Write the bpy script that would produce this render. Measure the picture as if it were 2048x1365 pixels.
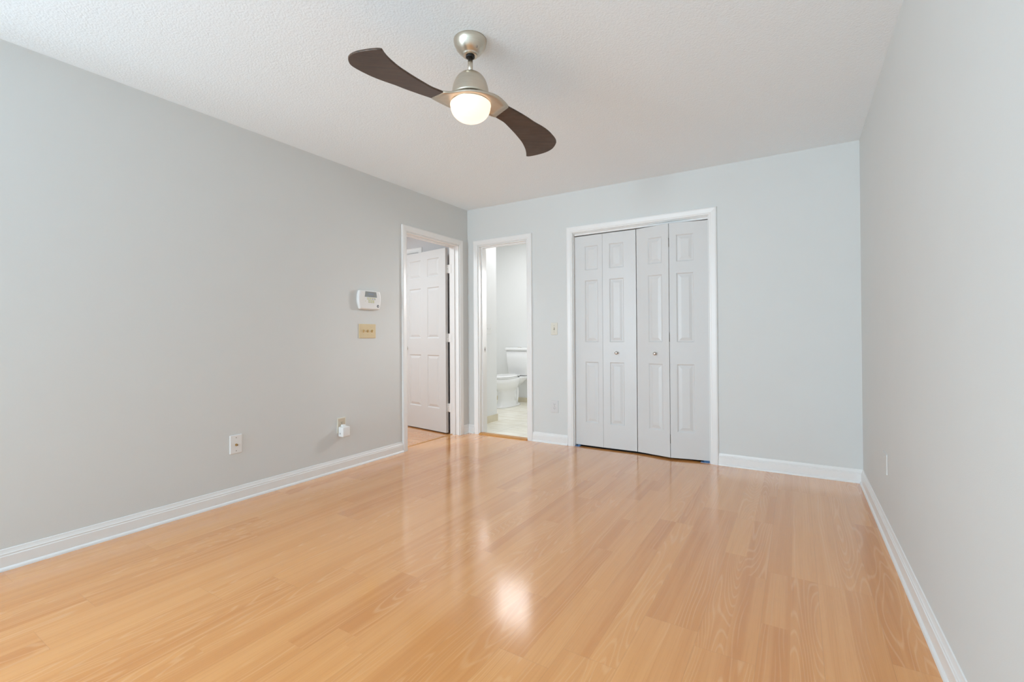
import bpy, bmesh, math, random
from mathutils import Vector, Matrix

S = bpy.context.scene
for o in list(bpy.data.objects):
    bpy.data.objects.remove(o)
COL = S.collection

# ------------------------------------------------------------------ camera
def make_camera():
    pos = Vector((3.0982, -4.08654, 1.0517))
    yaw, pitch, roll, fpx = -0.55344, 0.00658, -0.00654, 922.566
    cy, sy, cp, sp = math.cos(yaw), math.sin(yaw), math.cos(pitch), math.sin(pitch)
    f = Vector((sy * cp, cy * cp, sp)); r = Vector((cy, -sy, 0)); u = r.cross(f)
    c, s = math.cos(roll), math.sin(roll)
    r, u = c * r + s * u, -s * r + c * u
    cam = bpy.data.cameras.new('camera'); ob = bpy.data.objects.new('camera', cam); COL.objects.link(ob)
    cam.sensor_fit = 'HORIZONTAL'; cam.sensor_width = 36.0
    cam.lens = fpx * 36.0 / 2048.0
    cam.shift_y = -13.96 / 2048.0
    cam.clip_start = 0.02
    ob.matrix_world = Matrix(((r.x, u.x, -f.x, pos.x), (r.y, u.y, -f.y, pos.y), (r.z, u.z, -f.z, pos.z), (0, 0, 0, 1)))
    S.camera = ob
make_camera()

# ------------------------------------------------------------------ view, world, lights
S.view_settings.view_transform = 'Standard'
S.view_settings.look = 'None'
S.view_settings.gamma = 1.0
S.view_settings.use_curve_mapping = False
S.view_settings.exposure = 0.17
S.cycles.max_bounces = 20
S.cycles.diffuse_bounces = 14
S.cycles.glossy_bounces = 6

w = bpy.data.worlds.new('sky'); S.world = w; w.use_nodes = True
bg = w.node_tree.nodes['Background']; bg.inputs[0].default_value = (0.75, 0.87, 1.0, 1); bg.inputs[1].default_value = 1.0

def area(name, loc, target, sx, sy, power, color):
    l = bpy.data.lights.new(name, 'AREA'); l.shape = 'RECTANGLE'; l.size = sx; l.size_y = sy
    l.energy = power; l.color = color
    o = bpy.data.objects.new(name, l); COL.objects.link(o); o.location = loc
    d = (Vector(target) - Vector(loc)).normalized()
    o.rotation_euler = d.to_track_quat('-Z', 'Y').to_euler()
    return o

# added fill lights at two invented windows behind the camera
WCOL = (0.735, 0.88, 0.985)
for x, e in ((0.85, 96), (2.65, 18)):
    l = area('window_daylight', (x, -11.95, 1.15), (x + 0.4, 0, 5.6), 1.2, 1.8, e, WCOL); l.data.spread = math.radians(120)
area('side_window_daylight', (0.05, -6.4, 1.3), (3.4, -3.4, 1.4), 1.7, 1.7, 80, WCOL)  # added fill light for the right wall, at an invented side window
area('side_window_daylight', (0.05, -4.75, 1.3), (3.4, -3.6, 1.0), 0.9, 1.7, 9, WCOL)  # weaker added fill, at the second invented side window
# bathroom vanity lamp and ceiling lamp, hallway ceiling lamp
l = area('vanity_light', (1.12, 1.25, 1.80), (0.0, -1.5, 0.9), 0.3, 0.12, 4.2, (0.97, 0.98, 1.0)); l.data.spread = math.radians(55)
area('bathroom_ceiling_light', (-0.08, 1.08, 2.59), (-0.08, 1.08, 0), 1.5, 1.3, 22, (0.98, 0.98, 1.0))
area('hallway_ceiling_light', (-0.85, -1.7, 2.40), (-0.85, -1.7, 0), 0.5, 0.9, 36, (0.84, 0.94, 1.0))

# ------------------------------------------------------------------ node helpers and materials
def new_mat(name):
    m = bpy.data.materials.new(name); m.use_nodes = True
    nt = m.node_tree
    return m, nt, nt.nodes['Principled BSDF']

def simple(name, col, rough=0.5, metal=0.0, noise=0.03, scale=30.0, bump=0.0, bscale=200.0, spec=0.5):
    m, nt, b = new_mat(name)
    b.inputs['Roughness'].default_value = rough
    b.inputs['Metallic'].default_value = metal
    b.inputs['Specular IOR Level'].default_value = spec
    tc = nt.nodes.new('ShaderNodeTexCoord')
    n = nt.nodes.new('ShaderNodeTexNoise'); n.inputs['Scale'].default_value = scale; n.inputs['Detail'].default_value = 3
    nt.links.new(tc.outputs['Object'], n.inputs['Vector'])
    mx = nt.nodes.new('ShaderNodeMix'); mx.data_type = 'RGBA'
    mx.inputs[6].default_value = (*[c * (1 - noise) for c in col], 1)
    mx.inputs[7].default_value = (*[min(1, c * (1 + noise)) for c in col], 1)
    nt.links.new(n.outputs['Fac'], mx.inputs[0]); nt.links.new(mx.outputs[2], b.inputs['Base Color'])
    if bump:
        n2 = nt.nodes.new('ShaderNodeTexNoise'); n2.inputs['Scale'].default_value = bscale; n2.inputs['Detail'].default_value = 2
        nt.links.new(tc.outputs['Object'], n2.inputs['Vector'])
        bp = nt.nodes.new('ShaderNodeBump'); bp.inputs['Strength'].default_value = bump; bp.inputs['Distance'].default_value = 0.002
        nt.links.new(n2.outputs['Fac'], bp.inputs['Height']); nt.links.new(bp.outputs['Normal'], b.inputs['Normal'])
    return m

class NB:
    """small helper for math node chains"""
    def __init__(s, nt): s.nt = nt
    def sock(s, node, i, v):
        if isinstance(v, (int, float)): node.inputs[i].default_value = v
        else: s.nt.links.new(v, node.inputs[i])
    def m(s, op, a, b=0.0, c=None):
        n = s.nt.nodes.new('ShaderNodeMath'); n.operation = op
        s.sock(n, 0, a); s.sock(n, 1, b)
        if c is not None: s.sock(n, 2, c)
        return n.outputs[0]
    def xyz(s, x, y, z):
        n = s.nt.nodes.new('ShaderNodeCombineXYZ'); s.sock(n, 0, x); s.sock(n, 1, y); s.sock(n, 2, z); return n.outputs[0]
    def rnd(s, v):
        n = s.nt.nodes.new('ShaderNodeTexWhiteNoise'); n.noise_dimensions = '3D'; s.nt.links.new(v, n.inputs['Vector']); return n.outputs['Value']
    def noise(s, v, scale, detail=2.0, rough=0.5):
        n = s.nt.nodes.new('ShaderNodeTexNoise'); n.inputs['Scale'].default_value = scale; n.inputs['Detail'].default_value = detail
        n.inputs['Roughness'].default_value = rough
        s.nt.links.new(v, n.inputs['Vector']); return n.outputs['Fac']
    def mix(s, f, a, b):
        n = s.nt.nodes.new('ShaderNodeMix'); n.data_type = 'RGBA'
        s.sock(n, 0, f)
        for i, v in ((6, a), (7, b)):
            if isinstance(v, tuple): n.inputs[i].default_value = (*v, 1)
            else: s.nt.links.new(v, n.inputs[i])
        return n.outputs[2]
    def ramp(s, v, a, b):
        n = s.nt.nodes.new('ShaderNodeMapRange'); n.interpolation_type = 'SMOOTHSTEP'
        s.sock(n, 0, v); n.inputs[1].default_value = a; n.inputs[2].default_value = b; return n.outputs[0]

def laminate(name, along_y=True, tint=(1, 1, 1)):
    m, nt, b = new_mat(name); k = NB(nt)
    tc = nt.nodes.new('ShaderNodeTexCoord'); sp = nt.nodes.new('ShaderNodeSeparateXYZ')
    nt.links.new(tc.outputs['Object'], sp.inputs[0])
    x, y = (sp.outputs[0], sp.outputs[1]) if along_y else (sp.outputs[1], sp.outputs[0])
    SW = 0.093; PW = SW * 2; PL = 1.29          # two-strip planks
    sx = k.m('DIVIDE', x, SW); si = k.m('FLOOR', sx); sf = k.m('FRACT', sx)
    px = k.m('DIVIDE', x, PW); pi_ = k.m('FLOOR', px); pf = k.m('FRACT', px)
    rp = k.rnd(k.xyz(pi_, 3.1, 0.7))
    py = k.m('ADD', k.m('DIVIDE', y, PL), k.m('MULTIPLY', rp, 5.0)); pj = k.m('FLOOR', py); pjf = k.m('FRACT', py)
    rs = k.rnd(k.xyz(si, pj, 9.3))
    # some strips are pieced once along the plank
    cut = k.m('MULTIPLY', k.m('GREATER_THAN', pjf, k.m('ADD', 0.3, k.m('MULTIPLY', rs, 0.4))), k.m('GREATER_THAN', k.rnd(k.xyz(si, pj, 4.4)), 0.6))
    cell = k.xyz(si, k.m('ADD', k.m('MULTIPLY', pj, 7.0), cut), 1.7)
    c1 = k.rnd(cell); cn = nt.nodes.new('ShaderNodeVectorMath'); cn.operation = 'ADD'
    nt.links.new(cell, cn.inputs[0]); cn.inputs[1].default_value = (11.3, 5.7, 2.9)
    c2 = k.rnd(cn.outputs[0])
    # cathedral grain on some strips, wavy lengthwise lines on the others
    g = k.noise(k.xyz(k.m('ADD', k.m('MULTIPLY', x, 8.0), k.m('MULTIPLY', c1, 60.0)), k.m('MULTIPLY', y, 0.75), k.m('MULTIPLY', c2, 40.0)), 1.0, 1.5, 0.35)
    line1 = k.m('MULTIPLY', k.ramp(k.m('PINGPONG', k.m('MULTIPLY', g, 26.0), 0.5), 0.30, 0.48), k.ramp(c2, 0.45, 0.75))
    wv = k.noise(k.xyz(k.m('ADD', k.m('MULTIPLY', x, 5.0), k.m('MULTIPLY', c2, 70.0)), k.m('MULTIPLY', y, 1.3), k.m('MULTIPLY', c1, 40.0)), 1.0, 1.5, 0.4)
    g2 = k.m('ADD', k.m('MULTIPLY', x, 75.0), k.m('MULTIPLY', wv, 8.0))
    amp = k.noise(k.xyz(k.m('MULTIPLY', x, 30.0), k.m('MULTIPLY', y, 1.0), k.m('MULTIPLY', c2, 50.0)), 1.0, 1.0)
    line2 = k.m('MULTIPLY', k.m('MULTIPLY', k.ramp(k.m('PINGPONG', g2, 0.5), 0.28, 0.47), k.ramp(amp, 0.45, 0.65)), k.ramp(c2, 0.6, 0.3))
    fine = k.noise(k.xyz(k.m('MULTIPLY', x, 260.0), k.m('MULTIPLY', y, 3.5), k.m('MULTIPLY', c1, 30.0)), 1.0, 3.0, 0.6)
    band = k.noise(k.xyz(k.m('MULTIPLY', x, 26.0), k.m('MULTIPLY', y, 0.6), k.m('MULTIPLY', c1, 90.0)), 1.0, 2.0, 0.5)
    t = lambda c: tuple(a * q for a, q in zip(c, tint))
    base = k.mix(c1, t((0.660, 0.252, 0.055)), t((0.800, 0.362, 0.105)))
    base = k.mix(k.m('MULTIPLY', k.ramp(band, 0.38, 0.66), 0.5), base, t((0.85, 0.402, 0.125)))
    base = k.mix(k.m('MULTIPLY', k.m('MAXIMUM', line1, line2), 0.42), base, t((0.91, 0.495, 0.205)))
    base = k.mix(k.m('MULTIPLY', k.ramp(fine, 0.45, 0.75), 0.26), base, t((0.54, 0.196, 0.048)))
    # seams: a fine line along planks and at their ends
    e1 = k.m('MULTIPLY', k.m('MINIMUM', pf, k.m('SUBTRACT', 1.0, pf)), PW)
    e2 = k.m('MULTIPLY', k.m('MINIMUM', pjf, k.m('SUBTRACT', 1.0, pjf)), PL)
    seam = k.m('SUBTRACT', 1.0, k.ramp(k.m('MINIMUM', e1, e2), 0.0004, 0.0016))
    base = k.mix(k.m('MULTIPLY', seam, 0.2), base, t((0.30, 0.13, 0.05)))
    nt.links.new(base, b.inputs['Base Color'])
    b.inputs['Specular IOR Level'].default_value = 0.6
    b.inputs['Coat Weight'].default_value = 0.9; b.inputs['Coat Roughness'].default_value = 0.13; b.inputs['Coat IOR'].default_value = 1.55
    rr = k.m('ADD', 0.12, k.m('MULTIPLY', fine, 0.08)); nt.links.new(rr, b.inputs['Roughness'])
    bp = nt.nodes.new('ShaderNodeBump'); bp.inputs['Strength'].default_value = 0.25; bp.inputs['Distance'].default_value = 0.0006
    hgt = k.m('MULTIPLY', k.noise(tc.outputs['Object'], 260.0, 1.0), 0.12)
    nt.links.new(hgt, bp.inputs['Height']); nt.links.new(bp.outputs['Normal'], b.inputs['Normal'])
    return m

def blade_wood():
    m, nt, b = new_mat('dark_walnut'); k = NB(nt)
    tc = nt.nodes.new('ShaderNodeTexCoord'); sp = nt.nodes.new('ShaderNodeSeparateXYZ'); nt.links.new(tc.outputs['Object'], sp.inputs[0])
    u = k.m('ADD', k.m('MULTIPLY', sp.outputs[0], 0.8), k.m('MULTIPLY', sp.outputs[1], 0.6))
    v = k.m('SUBTRACT', k.m('MULTIPLY', sp.outputs[1], 0.8), k.m('MULTIPLY', sp.outputs[0], 0.6))
    n1 = k.noise(k.xyz(k.m('MULTIPLY', u, 5.0), k.m('MULTIPLY', v, 160.0), 0.0), 1.0, 4.0, 0.6)
    n2 = k.noise(tc.outputs['Object'], 14.0, 3.0)
    c = k.mix(k.ramp(n1, 0.3, 0.7), (0.034, 0.019, 0.011), (0.092, 0.049, 0.028))
    c = k.mix(k.m('MULTIPLY', k.ramp(n2, 0.4, 0.75), 0.3), c, (0.12, 0.085, 0.062))
    nt.links.new(c, b.inputs['Base Color']); b.inputs['Roughness'].default_value = 0.42
    return m

def ceiling_mat():
    m, nt, b = new_mat('popcorn_ceiling'); k = NB(nt)
    tc = nt.nodes.new('ShaderNodeTexCoord')
    n = k.noise(tc.outputs['Object'], 95.0, 3.0, 0.6)
    v = nt.nodes.new('ShaderNodeTexVoronoi'); v.inputs['Scale'].default_value = 110.0; nt.links.new(tc.outputs['Object'], v.inputs['Vector'])
    h = k.m('ADD', n, k.m('MULTIPLY', k.m('SUBTRACT', 0.6, v.outputs['Distance']), 0.5))
    bp = nt.nodes.new('ShaderNodeBump'); bp.inputs['Strength'].default_value = 0.28; bp.inputs['Distance'].default_value = 0.006
    nt.links.new(h, bp.inputs['Height']); nt.links.new(bp.outputs['Normal'], b.inputs['Normal'])
    c = k.mix(n, (0.84, 0.905, 0.945), (0.87, 0.935, 0.975)); nt.links.new(c, b.inputs['Base Color'])
    b.inputs['Roughness'].default_value = 0.95; b.inputs['Specular IOR Level'].default_value = 0.1
    return m

def tile_mat():
    m, nt, b = new_mat('cream_floor_tile'); k = NB(nt)
    tc = nt.nodes.new('ShaderNodeTexCoord'); sp = nt.nodes.new('ShaderNodeSeparateXYZ'); nt.links.new(tc.outputs['Object'], sp.inputs[0])
    fx = k.m('FRACT', k.m('DIVIDE', k.m('ADD', sp.outputs[0], 0.07), 0.33)); fy = k.m('FRACT', k.m('DIVIDE', k.m('ADD', sp.outputs[1], 0.1), 0.33))
    e = k.m('MINIMUM', k.m('MINIMUM', fx, k.m('SUBTRACT', 1, fx)), k.m('MINIMUM', fy, k.m('SUBTRACT', 1, fy)))
    gr = k.m('SUBTRACT', 1.0, k.ramp(e, 0.006, 0.014))
    n = k.noise(k.xyz(k.m('MULTIPLY', sp.outputs[0], 3.0), k.m('MULTIPLY', sp.outputs[1], 9.0), 0), 1.0, 5.0, 0.65)
    c = k.mix(k.ramp(n, 0.35, 0.7), (0.87, 0.85, 0.77), (0.73, 0.69, 0.58))
    c = k.mix(k.m('MULTIPLY', gr, 0.7), c, (0.50, 0.46, 0.39))
    nt.links.new(c, b.inputs['Base Color']); b.inputs['Roughness'].default_value = 0.3
    return m

def lamp_mat():
    m, nt, b = new_mat('glowing_frosted_glass')
    b.inputs['Base Color'].default_value = (0.35, 0.33, 0.30, 1); b.inputs['Roughness'].default_value = 0.35
    b.inputs['Emission Color'].default_value = (1.0, 0.69, 0.50, 1); b.inputs['Emission Strength'].default_value = 1.25
    return m

def nickel(name='brushed_nickel', rough=0.26):
    m, nt, b = new_mat(name); k = NB(nt)
    tc = nt.nodes.new('ShaderNodeTexCoord'); sp = nt.nodes.new('ShaderNodeSeparateXYZ'); nt.links.new(tc.outputs['Object'], sp.inputs[0])
    n = k.noise(k.xyz(k.m('MULTIPLY', sp.outputs[0], 4.0), k.m('MULTIPLY', sp.outputs[1], 4.0), k.m('MULTIPLY', sp.outputs[2], 600.0)), 1.0, 2.0)
    c = k.mix(n, (0.58, 0.52, 0.43), (0.69, 0.635, 0.54)); nt.links.new(c, b.inputs['Base Color'])
    b.inputs['Metallic'].default_value = 1.0
    nt.links.new(k.m('ADD', rough, k.m('MULTIPLY', n, 0.1)), b.inputs['Roughness'])
    return m

M = {
    'wall': simple('grey_wall_paint', (0.68, 0.695, 0.685), 0.65, noise=0.012, scale=5, bump=0.12, bscale=350, spec=0.3),
    'bath_wall': simple('white_bathroom_paint', (0.80, 0.81, 0.81), 0.6, noise=0.01, scale=5, bump=0.08, bscale=350, spec=0.3),
    'hall_wall': simple('hallway_grey_paint', (0.60, 0.60, 0.61), 0.65, noise=0.012, scale=5, bump=0.1, bscale=350, spec=0.3),
    'ceiling': ceiling_mat(),
    'plain_ceiling': simple('flat_ceiling_paint', (0.78, 0.78, 0.77), 0.9, noise=0.01),
    'trim': simple('white_trim_paint', (0.82, 0.82, 0.81), 0.32, noise=0.012, scale=8),
    'door': simple('white_door_paint', (0.68, 0.68, 0.675), 0.36, noise=0.012, scale=6),
    'floor': laminate('beech_laminate'),
    'hall_floor': laminate('hallway_laminate', along_y=False, tint=(0.95, 0.95, 1.05)),
    'tile': tile_mat(),
    'base_tile': simple('beige_base_tile', (0.70, 0.635, 0.49), 0.4, noise=0.12, scale=18),
    'oak': simple('oak_threshold', (0.50, 0.24, 0.07), 0.35, noise=0.2, scale=25),
    'nickel': nickel(), 'nickel_rough': nickel('satin_brushed_nickel', 0.42),
    'black': simple('black_rubber', (0.012, 0.012, 0.012), 0.5),
    'dark_metal': simple('dark_hinge_metal', (0.10, 0.085, 0.06), 0.45, metal=0.7),
    'walnut': blade_wood(),
    'lamp': lamp_mat(),
    'knob': simple('satin_nickel_knob', (0.62, 0.58, 0.53), 0.28, metal=1.0),
    'white_plastic': simple('white_plastic', (0.80, 0.80, 0.79), 0.35, noise=0.01),
    'cream_plastic': simple('cream_plastic', (0.72, 0.69, 0.60), 0.35, noise=0.02),
    'almond_plastic': simple('almond_plastic', (0.68, 0.555, 0.345), 0.35, noise=0.03),
    'almond_dark': simple('almond_toggle_plastic', (0.52, 0.36, 0.15), 0.35, noise=0.03),
    'beige_plastic': simple('beige_receptacle', (0.62, 0.53, 0.41), 0.35, noise=0.03),
    'light_grey_plastic': simple('light_grey_plastic', (0.66, 0.66, 0.655), 0.4, noise=0.01),
    'slot': simple('dark_slot', (0.03, 0.028, 0.025), 0.6),
    'screw': simple('screw_metal', (0.35, 0.32, 0.28), 0.4, metal=0.6),
    'brass': simple('brass', (0.55, 0.38, 0.16), 0.3, metal=1.0),
    'screen_frame': simple('grey_screen_frame', (0.27, 0.29, 0.29), 0.35),
    'screen': simple('blue_grey_screen', (0.29, 0.34, 0.41), 0.2),
    'key_yellow': simple('yellow_green_key', (0.62, 0.62, 0.35), 0.45, noise=0.08),
    'key_blue': simple('blue_grey_key', (0.42, 0.44, 0.50), 0.45),
    'emblem': simple('dark_emblem', (0.04, 0.04, 0.06), 0.4),
    'porcelain': simple('white_porcelain', (0.86, 0.865, 0.87), 0.16, noise=0.005),
    'carpet': simple('pale_carpet', (0.76, 0.77, 0.78), 0.95, noise=0.06, scale=60, bump=0.5, bscale=500),
    'dark_carpet': simple('dark_closet_carpet', (0.03, 0.025, 0.02), 0.95),  # shade beneath the bifold doors put into the closet floor colour
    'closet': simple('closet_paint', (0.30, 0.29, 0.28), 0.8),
    'blue': simple('blue_pivot_bracket', (0.10, 0.22, 0.42), 0.4, noise=0.2),
}

# ------------------------------------------------------------------ mesh helpers
class MB:
    def __init__(s): s.v = []; s.f = []; s.mi = []; s.sm = []
    def add(s, vs, fs, mi=0, smooth=False):
        b = len(s.v); s.v += [tuple(p) for p in vs]
        for f in fs: s.f.append([b + i for i in f]); s.mi.append(mi); s.sm.append(smooth)
    def box(s, a, b, mi=0):
        (x0, y0, z0), (x1, y1, z1) = a, b
        vs = [(x0, y0, z0), (x1, y0, z0), (x1, y1, z0), (x0, y1, z0), (x0, y0, z1), (x1, y0, z1), (x1, y1, z1), (x0, y1, z1)]
        s.add(vs, [(0, 3, 2, 1), (4, 5, 6, 7), (0, 1, 5, 4), (1, 2, 6, 5), (2, 3, 7, 6), (3, 0, 4, 7)], mi)
    def loft(s, rings, mi=0, cap=True, smooth=True, closed=True):
        n = len(rings[0]); vs = [p for r in rings for p in r]; fs = []
        for i in range(len(rings) - 1):
            for j in range(n if closed else n - 1):
                k = (j + 1) % n
                fs.append((i * n + j, i * n + k, (i + 1) * n + k, (i + 1) * n + j))
        s.add(vs, fs, mi, smooth)
        if cap:
            s.add(rings[0], [tuple(range(n))[::-1]], mi); s.add(rings[-1], [tuple(range(n))], mi)
    def lathe(s, prof, c=(0, 0, 0), axis='z', n=40, mi=0, cap=True, smooth=True):
        rings = []
        for r, h in prof:
            ring = []
            for i in range(n):
                a = 2 * math.pi * i / n; p, q = r * math.cos(a), r * math.sin(a)
                d = {'z': (p, q, h), 'x': (h, p, q), 'y': (q, h, p)}[axis]
                ring.append((c[0] + d[0], c[1] + d[1], c[2] + d[2]))
            rings.append(ring)
        s.loft(rings, mi, cap, smooth)
    def build(s, name, mats, parent=None, bevel=0.0, loc=None, segs=2, xf=None, weld=True):
        me = bpy.data.meshes.new(name)
        vs = s.v
        if xf is not None: vs = [tuple(xf @ Vector(p)) for p in vs]
        me.from_pydata(vs, [], s.f); me.update()
        for m in (mats if isinstance(mats, (list, tuple)) else [mats]): me.materials.append(m)
        for p, mi, sm in zip(me.polygons, s.mi, s.sm): p.material_index = mi; p.use_smooth = sm
        bm = bmesh.new(); bm.from_mesh(me)
        if weld: bmesh.ops.remove_doubles(bm, verts=bm.verts, dist=1e-5)
        bmesh.ops.recalc_face_normals(bm, faces=bm.faces); bm.to_mesh(me); bm.free()
        o = bpy.data.objects.new(name, me); COL.objects.link(o)
        if loc is not None:
            me.transform(Matrix.Translation(-Vector(loc))); o.location = loc
        if parent is not None:
            o.parent = parent
            pm = parent_world(parent)
            o.matrix_parent_inverse = pm.inverted()
        if bevel:
            bv = o.modifiers.new('bevel', 'BEVEL'); bv.width = bevel; bv.segments = segs; bv.limit_method = 'ANGLE'; bv.angle_limit = 0.6
            for p in me.polygons: p.use_smooth = True
            bv.harden_normals = True
        return o

def parent_world(o):
    m = Matrix.LocRotScale(o.location, o.rotation_euler, o.scale)
    return (parent_world(o.parent) @ o.matrix_parent_inverse @ m) if o.parent else m

def tag(o, label, cat, kind=None, group=None):
    o['label'] = label; o['category'] = cat
    if kind: o['kind'] = kind
    if group: o['group'] = group
    return o
def struct(o, label, cat): return tag(o, label, cat, 'structure')
def empty(name, loc):
    o = bpy.data.objects.new(name, None); COL.objects.link(o); o.location = loc; o.empty_display_size = 0.1
    return o

# ------------------------------------------------------------------ room dimensions (metres)
W = 3.488; YF = -12.0
HY0, HY1, HZ = -0.942, -0.158, 2.042        # hall door opening in the left wall
BX0, BX1, BZ = 0.148, 0.757, 2.046          # bathroom door opening in the back wall
CX0, CX1, CZ = 1.270, 2.482, 2.044          # closet opening
T = 0.12
def ceil_z(x, y):
    u = x / W; v = min(1.0, -y / 5.2)
    lb, rb, lf, rf = 2.457, 2.438, 2.428, 2.462
    return (lb * (1 - u) + rb * u) * (1 - v) + (lf * (1 - u) + rf * u) * v

# ------------------------------------------------------------------ setting: floors, walls, ceilings
b = MB(); b.box((0, -4.7, -0.06), (W, 0.0, 0)); b.box((CX0, 0.0, -0.06), (CX1, 0.03, 0)); b.box((-0.10, HY0, -0.06), (0, HY1, 0))
struct(b.build('floor', M['floor']), 'orange beech laminate floor of the empty bedroom', 'floor')
b = MB(); b.box((0, YF, -0.06), (W, -4.7, 0))  # unseen carpet, added pale so the bounced light stays neutral
struct(b.build('floor_rear', M['carpet']), 'pale grey carpet behind the camera', 'floor')
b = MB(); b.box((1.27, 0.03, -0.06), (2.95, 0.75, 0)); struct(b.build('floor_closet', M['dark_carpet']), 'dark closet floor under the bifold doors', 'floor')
b = MB(); b.box((-1.7, -3.2, -0.06), (-0.10, 0.0, 0.0))
struct(b.build('floor_hall', M['hall_floor']), 'pinkish wood laminate floor of the hallway beyond the left doorway', 'floor')
b = MB(); b.box((-1.8, 0.0, -0.06), (1.2, 2.36, 0.0))
struct(b.build('floor_bathroom', M['tile']), 'cream tile floor of the bathroom beyond the narrow doorway', 'floor')

b = MB(); N = 18; vs = []; fs = []
for i in range(N + 1):
    for j in range(N + 1):
        x, y = W * i / N, YF * j / N
        vs.append((x, y, ceil_z(x, y)))
for i in range(N):
    for j in range(N):
        a = i * (N + 1) + j; fs.append((a, a + 1, a + N + 2, a + N + 1))
b.add(vs, fs); b.add([(x, y, 2.56) for x, y, z in vs], fs)
for i in range(N):
    for (p, q) in ((i, i + 1), ((i + 1) * (N + 1), i * (N + 1)), (N * (N + 1) + i + 1, N * (N + 1) + i), (i * (N + 1) + N, (i + 1) * (N + 1) + N)):
        A, B = vs[p], vs[q]; b.add([A, B, (B[0], B[1], 2.56), (A[0], A[1], 2.56)], [(0, 1, 2, 3)])
struct(b.build('ceiling', M['ceiling']), 'white popcorn textured bedroom ceiling above the fan', 'ceiling')
b = MB(); b.box((-1.7, -3.2, 2.44), (-T, 0.0, 2.5)); struct(b.build('ceiling_hall', M['plain_ceiling']), 'white hallway ceiling beyond the left doorway', 'ceiling')
b = MB(); b.box((-1.8, T, 2.62), (1.2, 2.36, 2.7)); struct(b.build('ceiling_bathroom', M['plain_ceiling']), 'white ceiling of the bright bathroom', 'ceiling')

ZT = 2.56
SWIN = ((-7.4, -5.4), (-5.3, -4.2))          # invented side windows behind the camera, added for fill light
b = MB(); b.box((-T, YF, -0.06), (0, -7.4, ZT)); b.box((-T, -5.4, -0.06), (0, -5.3, ZT)); b.box((-T, -4.2, -0.06), (0, HY0, ZT))
for p, q in SWIN: b.box((-T, p, -0.06), (0, q, 0.4)); b.box((-T, p, 2.2), (0, q, ZT))
b.box((-T, HY1, -0.06), (0, 0, ZT)); b.box((-T, HY0, HZ), (0, HY1, ZT))
struct(b.build('wall_left', M['wall']), 'long light grey bedroom wall on the left with keypad and outlets', 'wall')
b = MB(); b.box((0, 0, -0.06), (BX0, T, ZT)); b.box((BX0, 0, BZ), (BX1, T, ZT)); b.box((BX1, 0, -0.06), (CX0, T, ZT))
b.box((CX0, 0, CZ), (CX1, T, ZT)); b.box((CX1, 0, -0.06), (W, T, ZT))
struct(b.build('wall_back', M['wall']), 'light grey far wall holding the narrow doorway and the closet', 'wall')
b = MB(); b.box((W, YF - T, -0.06), (W + T, 0.8, ZT)); struct(b.build('wall_right', M['wall']), 'bare pale grey wall along the right edge', 'wall')
# front wall behind the camera, two window openings added for fill light
b = MB(); z0, z1 = 0.3, 2.2
b.box((-T, YF - T, -0.06), (W, YF, z0)); b.box((-T, YF - T, z1), (W, YF, ZT))
for xa, xb in ((-T, 0.35), (1.55, 1.95), (3.15, W)): b.box((xa, YF - T, z0), (xb, YF, z1))
struct(b.build('wall_front', M['wall']), 'light grey wall with two windows behind the camera', 'wall')
for i, (xa, xb) in enumerate(((0.35, 1.55), (1.95, 3.15))):
    b = MB(); y0, y1 = YF - T, YF - T + 0.05
    b.box((xa, y0, z0), (xa + 0.05, y1, z1)); b.box((xb - 0.05, y0, z0), (xb, y1, z1)); b.box((xa + 0.05, y0, z0), (xb - 0.05, y1, z0 + 0.05)); b.box((xa + 0.05, y0, z1 - 0.05), (xb - 0.05, y1, z1))
    b.box((xa + 0.05, y0, 1.43), (xb - 0.05, y1, 1.47))
    struct(b.build('window_%d' % (i + 1), M['trim']), ('white sash window behind the camera nearer the left wall', 'white sash window behind the camera nearer the right wall')[i], 'window')

for i, (SW0, SW1) in enumerate(SWIN):
    b = MB(); xa, xb = -T, -T + 0.05
    b.box((xa, SW0, 0.4), (xb, SW0 + 0.05, 2.2)); b.box((xa, SW1 - 0.05, 0.4), (xb, SW1, 2.2)); b.box((xa, SW0 + 0.05, 0.4), (xb, SW1 - 0.05, 0.45)); b.box((xa, SW0 + 0.05, 2.15), (xb, SW1 - 0.05, 2.2)); b.box((xa, SW0 + 0.05, 1.28), (xb, SW1 - 0.05, 1.32))
    struct(b.build('window_%d' % (3 + i), M['trim']), ('wide white sash window in the left wall behind the camera', 'narrow white sash window in the left wall behind the camera')[i], 'window')

# hallway shell
b = MB(); b.box((-1.7, 0, -0.06), (0, T, 2.5)); struct(b.build('wall_hall_end', M['hall_wall']), 'grey hallway end wall behind the open door', 'wall')
b = MB(); b.box((-1.8, -3.2, -0.06), (-1.7, T, 2.5)); struct(b.build('wall_hall_far', M['hall_wall']), 'grey wall on the far side of the hallway', 'wall')
b = MB(); b.box((-1.8, -3.3, -0.06), (-T, -3.2, 2.5)); struct(b.build('wall_hall_near', M['hall_wall']), 'grey wall closing the near end of the hallway', 'wall')
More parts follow.
